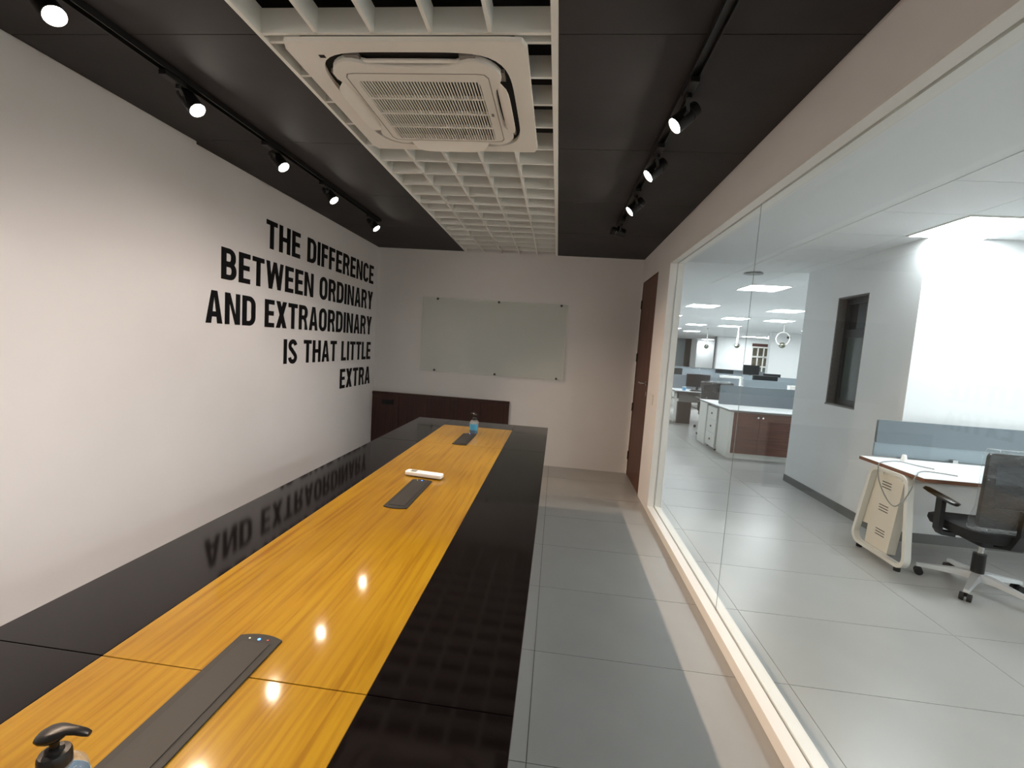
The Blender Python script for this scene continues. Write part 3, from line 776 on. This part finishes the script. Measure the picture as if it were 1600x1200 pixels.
# ------------------------------------------------------------------ near desk in the office
dk = empty('office_desk', (3.4,3.72,0), 'white desk with brown edge and grey screen beside wrapped chair', 'desk')
dx0, dx1, dy0, dy1 = 2.665, 4.55, 3.375, 4.06
box('edge_band','edge_brown',dx0,dx1,dy0,dy1,0.724,0.7495,dk)
box('desktop','desk_white',dx0+0.001,dx1,dy0+0.001,dy1,0.7495,0.7520,dk)
def leg_loop(x, w=0.046, t=0.028, name='leg_frame', parent=dk, y0=3.405, y1=4.02, ty0=3.49, ty1=3.88, mt='powder_white', z0=0.03):
    def rounded(pts, r, n=6):
        out = []
        for i, p in enumerate(pts):
            a, b_, c = Vector(pts[i-1]), Vector(p), Vector(pts[(i+1) % len(pts)])
            u, v = (a-b_).normalized(), (c-b_).normalized()
            ang = u.angle(v); d = r/math.tan(ang/2)
            p0, p1 = b_+u*d, b_+v*d; cc = b_+(u+v).normalized()*(r/math.sin(ang/2))
            a0_ = math.atan2((p0-cc).y,(p0-cc).x); a1_ = math.atan2((p1-cc).y,(p1-cc).x)
            da = (a1_-a0_+PI) % (2*PI)-PI
            for k in range(n+1): q = a0_+da*k/n; out.append((cc.x+r*math.cos(q), cc.y+r*math.sin(q)))
        return out
    o = [(y0,z0),(y1,z0),(ty1,0.724),(ty0,0.724)]
    oo = rounded(o, 0.085); 
    i_ = [(y0+t*1.15,z0+t),(y1-t*1.25,z0+t),(ty1-t*0.9,0.724-t),(ty0+t*0.9,0.724-t)]
    ii = rounded(i_, 0.06)
    m = MB().band(oo, ii, 'x', x, x+w)
    return m.build(name, mt, parent)
leg_loop(2.645); leg_loop(4.20)
for y in (3.50,3.92): MB().cyl((2.668,y,0.0),(2.668,y,0.032),0.022,seg=12).build('foot','rubber',dk)
for y in (3.50,3.92): MB().cyl((4.223,y,0.0),(4.223,y,0.032),0.022,seg=12).build('foot','rubber',dk)
box('beam','powder_white',2.69,4.20,3.60,3.64,0.66,0.70,dk); box('beam','powder_white',2.69,4.20,3.80,3.84,0.66,0.70,dk)
cp = MB().prism([(3.575,0.700),(3.895,0.700),(3.975,0.205),(3.895,0.215),(3.905,0.058),(3.655,0.058),(3.585,0.64)], 'x', 2.695, 2.760)
cpo = cp.build('cable_riser','cream_plate',dk)
for z in (0.56,0.37,0.17):
    for k in range(3):
        box('slot','slot_dark',2.6945,2.6955,3.70+0.01*(0.56-z),3.80+0.01*(0.56-z),z+0.022*k,z+0.022*k+0.007,cpo)
m = MB().prism(rrect(2.80,4.55,0.872,1.072,0.012),'y',4.085,4.110); m.build('screen','partition',dk)
box('screen_low_band','partition_low',2.795,4.55,4.090,4.105,0.755,0.872,dk)  # bottom band of the screen, in a paler blue-grey
box('screen_clamp','steel',3.4,3.44,4.05,4.09,0.752,0.78,dk)
cup = empty('paper_cup', (2.955,3.97,0.7525), 'small white upturned cup standing on near desk by screen', 'cup')
MB().lathe([(0.0,0.7525),(0.024,0.7525),(0.016,0.800),(0.013,0.806),(0.0,0.8065)],c=(2.955,3.97,0)).build('body','white_plastic',cup,smooth=True)
MB().lathe([(0.0245,0.7526),(0.0255,0.7526),(0.0255,0.757),(0.0245,0.757)],c=(2.955,3.97,0)).build('rim','frame_white',cup,smooth=True)
def spline(pts, n=8):
    P = [Vector(p) for p in pts]; out = []
    for i in range(len(P)-1):
        a, b_, c, d = P[max(i-1,0)], P[i], P[i+1], P[min(i+2,len(P)-1)]
        for k in range(n):
            t = k/n
            out.append(0.5*((2*b_)+(c-a)*t+(2*a-5*b_+4*c-d)*t*t+(3*b_-a-3*c+d)*t**3))
    out.append(P[-1]); return out
wc = MB().tube(spline([(2.99,3.71,0.757),(2.93,3.80,0.757),(2.86,3.90,0.760),(2.74,3.86,0.757),(2.668,3.80,0.759),(2.640,3.79,0.735),(2.638,3.76,0.62),(2.636,3.66,0.51),(2.634,3.57,0.475),(2.634,3.50,0.53),(2.636,3.44,0.64),(2.642,3.43,0.735),(2.67,3.445,0.759),(2.74,3.53,0.757),(2.84,3.60,0.757),(2.93,3.58,0.757),(3.01,3.53,0.757)]), 0.0042, 6).build('network_cable','cable_grey',None,smooth=True)
tag(wc, 'grey cable looping over the edge of the near white desk', 'cable')

# ------------------------------------------------------------------ office chair
def make_chair(label, wrap=True):
    t = empty('office_chair', (0,0,0), label, 'chair')
    B = dict(parent=t, world=False)
    for k in range(5):
        a = math.radians(9+72*k); d = Vector((math.cos(a), math.sin(a), 0))
        sp = MB(); s = d.cross(Vector((0,0,1)))
        rs = []
        for r, w, zt, zb in ((0.02,0.03,0.125,0.070),(0.10,0.026,0.120,0.078),(0.22,0.020,0.098,0.070),(0.315,0.015,0.082,0.060)):
            rs.append([d*r+s*w+Vector((0,0,zb)), d*r+s*w*0.8+Vector((0,0,zt)), d*r-s*w*0.8+Vector((0,0,zt)), d*r-s*w+Vector((0,0,zb))])
        so = sp.rings(rs).build('base_spoke','spoke_alloy',**B)
        c = MB(); p = d*0.30
        for q in (-1,1): c.cyl(p+s*(q*0.016)-s*(0.008*q)+Vector((0,0,0.026)), p+s*(q*0.030)+Vector((0,0,0.026)), 0.026, seg=16)
        c.cyl(p+Vector((0,0,0.03)), p+Vector((0,0,0.068)), 0.009, seg=10)
        c.build('caster','rubber',**B)
    MB().cyl((0,0,0.07),(0,0,0.26),0.036,seg=18).build('gas_cover','black_plastic',smooth=True,**B)
    MB().cyl((0,0,0.26),(0,0,0.36),0.018,seg=14).build('gas_lift','steel',smooth=True,**B)
    MB().box(-0.10,0.10,-0.13,0.12,0.345,0.395).bevel(0.015).build('mechanism','black_plastic',smooth=True,**B)
    MB().cyl((-0.10,0.05,0.37),(-0.20,0.05,0.365),0.014,seg=10).build('tilt_knob','black_plastic',smooth=True,**B)
    rs = []
    for z, a, b_ in ((0.395,0.19,0.19),(0.410,0.235,0.225),(0.445,0.250,0.240),(0.475,0.246,0.236),(0.490,0.215,0.205)):
        rs.append([Vector((x,y,z-0.025*max(0,y/0.24)**3)) for x, y in superell(0,0,a,b_,4.5,36)])
    MB().rings(rs).build('seat','fabric_black',smooth=True,**B)
    for s in (-1,1):
        ar = MB().bar([(s*0.20,-0.02,0.385),(s*0.285,-0.02,0.39),(s*0.298,-0.02,0.41),(s*0.300,-0.02,0.63)],0.055,0.028,up=(0,0,1) if False else (0.01,0,1))
        arm = ar.build('arm_post','black_plastic',**B)
        rs = []
        for y, w, z in ((-0.15,0.018,0.628),(-0.14,0.034,0.630),(-0.05,0.040,0.640),(0.06,0.038,0.652),(0.12,0.030,0.660),(0.135,0.014,0.660)):
            rs.append([Vector((s*0.300+w*math.cos(2*PI*k/12), y, z+0.012*math.sin(2*PI*k/12))) for k in range(12)])
        MB().rings(rs).build('arm_pad','black_plastic',smooth=True,**B)
    # backrest: frame, mesh, lower pad, upright
    def by(z): return -0.225-0.09*(z-0.52)-0.05*math.sin((z-0.52)/0.5*PI)*0.5
    def outl(hw0, hw1, z0, z1, r, n=6):
        return rrect(-1,1,0,1,r,n), hw0, hw1, z0, z1
    def ring_pts(hw0, hw1, z0, z1, r, n=6):
        out = []
        for u, v in rrect(-1,1,0,1,r,n):
            z = z0+(z1-z0)*v; hw = hw0+(hw1-hw0)*v; out.append((u*hw, z))
        return out
    o = ring_pts(0.235,0.262,0.52,1.02,0.10); i_ = ring_pts(0.190,0.218,0.66,0.955,0.10)
    m = MB(); V = []
    for off in (-0.014, 0.014):
        V.append([m.bm.verts.new((x,by(z)+off,z)) for x, z in o]); V.append([m.bm.verts.new((x,by(z)+off,z)) for x, z in i_])
    n = len(o)
    for k in range(n):
        j = (k+1) % n
        for f in ((V[0][k],V[0][j],V[1][j],V[1][k]),(V[2][k],V[3][k],V[3][j],V[2][j]),(V[0][k],V[2][k],V[2][j],V[0][j]),(V[1][k],V[1][j],V[3][j],V[3][k])): m.bm.faces.new(f)
    m.build('back_frame','black_plastic',smooth=True,**B)
    m = MB(); rs = []
    for k in range(9):
        z = 0.655+0.305*k/8; hw = 0.195+0.025*k/8
        rs.append([Vector((hw*u,by(z)+0.004,z)) for u in (-1,-0.5,0,0.5,1)]+[Vector((hw*u,by(z)+0.001,z)) for u in (1,0.5,0,-0.5,-1)])
    m.rings(rs); m.build('back_mesh','chair_mesh',smooth=True,**B)
    MB().bar([(0,-0.08,0.37),(0,-0.24,0.40),(0,-0.285,0.50),(0,-0.285,0.66)],0.07,0.03,up=(0,1,0.3)).build('back_upright','black_plastic',**B)
    if wrap:
        rs = []
        for z, hw, hd in ((0.50,0.262,0.050),(0.56,0.270,0.045),(0.66,0.272,0.040),(0.78,0.276,0.042),(0.90,0.282,0.038),(1.00,0.284,0.034),(1.045,0.262,0.020)):
            rs.append([Vector((x+0.004*math.sin(23*z+7*x), y+by(min(z,1.02))+0.004*math.sin(31*x+9*z), z)) for x, y in superell(0,0,hw,hd,5,40)])
        MB().rings(rs).build('plastic_cover','plastic_wrap',smooth=True,**B)
    return t
ch = make_chair('black mesh office chair in clear plastic cover at the near desk')
ch.location = (3.065,3.335,0); ch.rotation_euler = (0,0,math.radians(-4))

# ------------------------------------------------------------------ rows of workstations
def bench(y0, x0, w, label, grp, ped=False, doors=False):
    """back-to-back workstation: two tops, spine screen, loop legs"""
    t = empty('workstation', (x0+w/2,y0+0.7,0), label, 'workstation', grp)
    y1 = y0+1.42; ym = y0+0.755
    box('edge_band','skirting',x0,x0+w-0.004,y0,y1,0.722,0.742,t)
    box('desktop','desk_white',x0,x0+w-0.004,y0,y1,0.742,0.752,t)
    m = MB().prism(rrect(x0+0.10,x0+w-0.01,0.753,1.075,0.015),'y',ym-0.014,ym+0.014); m.build('screen','partition',t)
    if not doors:
        for x in (x0+0.02, x0+w-0.07): leg_loop(x, 0.046, 0.03, 'leg_frame', t, y0+0.06, y0+1.36, y0+0.14, y0+1.28)
        box('modesty_panel','skirting',x0+0.10,x0+w-0.10,y0+0.10,y0+0.118,0.50,0.722,t)
        box('cable_riser','monitor_black',x0+0.10,x0+0.40,y0+0.16,y0+0.22,0.01,0.50,t)
    return t
GRP = 'workstations across the office'
# first row: counter with brown cupboard doors
b0 = bench(6.95, 2.655, 1.60, 'white counter and grey screen over brown cupboard doors', GRP, doors=True)
cb = empty('cupboard', (3.4,7.2,0), 'low white cupboard with brown doors under the office counter', 'cupboard')
cx0, cx1, cy0, cy1 = 2.685, 4.24, 6.975, 7.44
box('carcass','powder_white',cx0,cx1,cy0+0.02,cy1,0.06,0.7215,cb); box('plinth','powder_white',cx0+0.01,cx1-0.01,cy0+0.03,cy1,0,0.06,cb)
box('stile','powder_white',cx0,cx0+0.05,cy0,cy0+0.02,0.06,0.7215,cb)
for x0, x1, kx in ((cx0+0.053,3.118,3.085),(3.121,3.66,3.155),(3.663,cx1-0.003,3.70)):
    d_ = box('door','cabinet_wood',x0,x1,cy0,cy0+0.018,0.085,0.715,cb)
    MB().cyl((kx,cy0,0.655),(kx,cy0-0.022,0.655),0.014,seg=14).build('knob','chrome',d_,smooth=True)
pdx = empty('drawer_pedestal', (2.72,7.7,0), 'white three drawer pedestal beside the brown cupboard doors', 'pedestal')
box('body','pedestal',2.672,3.05,7.46,7.90,0.03,0.70,pdx)
for z0, z1 in ((0.05,0.26),(0.27,0.48),(0.49,0.69)):
    f_ = box('drawer','powder_white',2.660,2.672,7.47,7.89,z0,z1,pdx)
    MB().cyl((2.660,7.68,(z0+z1)/2),(2.650,7.68,(z0+z1)/2),0.018,seg=12).build('knob','rubber',f_,smooth=True)
for x in (2.70,3.02):
    for y in (7.50,7.86): MB().cyl((x,y,0),(x,y,0.03),0.015,seg=8).build('foot','rubber',pdx)
box('side_panel','powder_white',2.66,2.68,7.95,8.33,0.0,0.722,b0)
names = {1:'second row of workstations behind the cupboard', 2:'third row of workstations in the office', 3:'fourth row of workstations in the office', 4:'fifth and farthest row of workstations'}
wn = ['left end unit', 'second unit from the left', 'third unit from the left', 'fourth unit from the left', 'fifth unit from the left']
for k, n_ in ((1,2),(2,3),(3,3),(4,4)):
    for i in range(n_):
        bench(10.0+3.05*(k-1), 2.655+1.6*i, 1.6, wn[i]+' of the '+names[k], GRP)
# monitors
def monitor(x, y, w, h, z, label, rz=0.0):
    t = empty('monitor', (x,y,0.752), label, 'monitor', 'computer monitors on the workstations', rz=rz)
    MB().box(-w/2,w/2,-0.02,0.02,z-0.752,z-0.752+h).bevel(0.006,1).build('housing','monitor_black',t,world=False)
    box('screen','dark_glass',-w/2+0.012,w/2-0.012,-0.0212,-0.0202,z-0.752+0.02,z-0.752+h-0.012,t,world=False)
    box('stand','monitor_black',-0.025,0.025,0.0205,0.045,0.012,z-0.752+h*0.5,t,world=False)
    MB().prism(superell(0,0.02,0.12,0.09,3,20),'z',0.0005,0.012).build('base','monitor_black',t,world=False)
monitor(3.235,10.45,0.52,0.30,0.825,'dark monitor on white desk at left, beside the blue cup')
monitor(3.45,13.35,0.42,0.36,0.80,'dark monitor at left edge beside the white glass frame')
monitor(4.90,10.95,0.56,0.32,0.86,'black monitor top showing above the second row screen')
monitor(6.42,13.95,0.50,0.32,0.84,'black monitor top farther back above the second row screen')
monitor(6.05,16.70,0.62,0.34,0.80,'low black monitor top left of the glass joint')
monitor(6.90,16.55,0.56,0.34,1.02,'tall black monitor right of the glass joint below shelf window')
# small things on the far desks
cupb = empty('blue_cup', (2.87,10.17,0.752), 'small blue cup on far white desk beside the monitor', 'cup')
MB().lathe([(0.0,0.7525),(0.036,0.7525),(0.042,0.835),(0.039,0.835),(0.034,0.760),(0.0,0.7595)],c=(2.87,10.17,0)).build('body','blue_plastic',cupb,smooth=True)
MB().lathe([(0.0415,0.825),(0.0435,0.836),(0.039,0.838),(0.0385,0.83)],c=(2.87,10.17,0)).build('rim','white_plastic',cupb,smooth=True)
kb = empty('keyboard', (3.22,10.16,0.752), 'black keyboard in front of the dark monitor at left', 'keyboard')
box('body','monitor_black',3.0,3.44,10.09,10.22,0.7525,0.768,kb); box('keys','rubber',3.015,3.425,10.10,10.21,0.768,0.773,kb)
wb = empty('white_carton', (5.26,10.5,0.752), 'small white carton on desk beside white wall corner', 'carton')
box('body','white_plastic',5.18,5.34,10.35,10.47,0.7525,1.0,wb); box('lid','frame_white',5.175,5.345,10.345,10.475,1.0,1.015,wb)
pr_ = empty('white_printer', (5.05,13.45,0.752), 'low white device on desk behind the second row screen', 'printer')
box('body','white_plastic',4.80,5.30,13.2,13.55,0.7525,0.98,pr_); box('lid','pedestal',4.79,5.31,13.19,13.56,0.981,1.035,pr_)
# more chairs at the far desks
def far_chair(x, y, rz, label):
    c = copy_tree(ch); c.location = (x,y,0); c.rotation_euler = (0,0,rz); c['label'] = label; c['group'] = 'office chairs at the far desks'
far_chair(3.14, 8.88, math.radians(172), 'wrapped black chair just behind the white counter')
far_chair(3.35, 9.72, math.radians(8), 'black chair under far desk below the dark monitor')
far_chair(2.28, 10.75, math.radians(-80), 'black chair at left edge beside the white frame')
far_chair(6.10, 18.72, math.radians(180), 'small black chair in front of the white alcove')
far_chair(7.10, 15.75, math.radians(10), 'small black chair below the shelf window')
# ring pendants
def pendant(x, y, z, R, label, open_ring=True):
    t = empty('ring_pendant', (x,y,ZO), label, 'pendant lamp', 'white ring pendants with chrome globes')
    MB().lathe([(0.0,ZO-0.03),(0.05,ZO-0.03),(0.05,ZO-0.001),(0.0,ZO-0.0005)],c=(x,y,0),seg=16).build('canopy','frame_white',t,smooth=True)
    MB().cyl((x,y,ZO-0.03),(x,y,z+2*R),0.016,seg=8).build('rod','frame_white',t)
    pts = [(x+R*math.sin(a), y, z+R+R*math.cos(a)) for a in [2*PI*k/28 for k in range(29)]]
    if not open_ring: pts = [(x+0.25*R*math.sin(a), y+R*math.sin(a), z+R+R*math.cos(a)) for a in [2*PI*k/28 for k in range(29)]]
    MB().tube(pts,0.016,8).build('ring','frame_white',t,smooth=True)
    MB().sphere((x,y,z),0.085).build('globe','globe_metal',t,smooth=True)
    MB().lathe([(0.0,z+0.02),(0.13,z+0.01),(0.14,z+0.0),(0.0,z-0.01)],c=(x,y,0),seg=20).build('dish','chrome',t,smooth=True)
pendant(6.49,13.69,2.02,0.19,'ring pendant with chrome globe beside the white far wall')
pendant(6.13,16.03,2.00,0.20,'ring pendant seen edge-on left of the glass joint',False)
pendant(5.62,17.6,1.94,0.20,'small ring pendant in front of the white alcove',False)
dm = empty('ceiling_camera', (8.6,17.7,2.45), 'small dark dome camera high on the white far wall', 'camera')
MB().sphere((8.62,17.72,2.47),0.05,12,8).build('dome','frame_dark',dm,smooth=True); box('mount','frame_dark',8.58,8.66,17.76,17.80,2.44,2.52,dm)
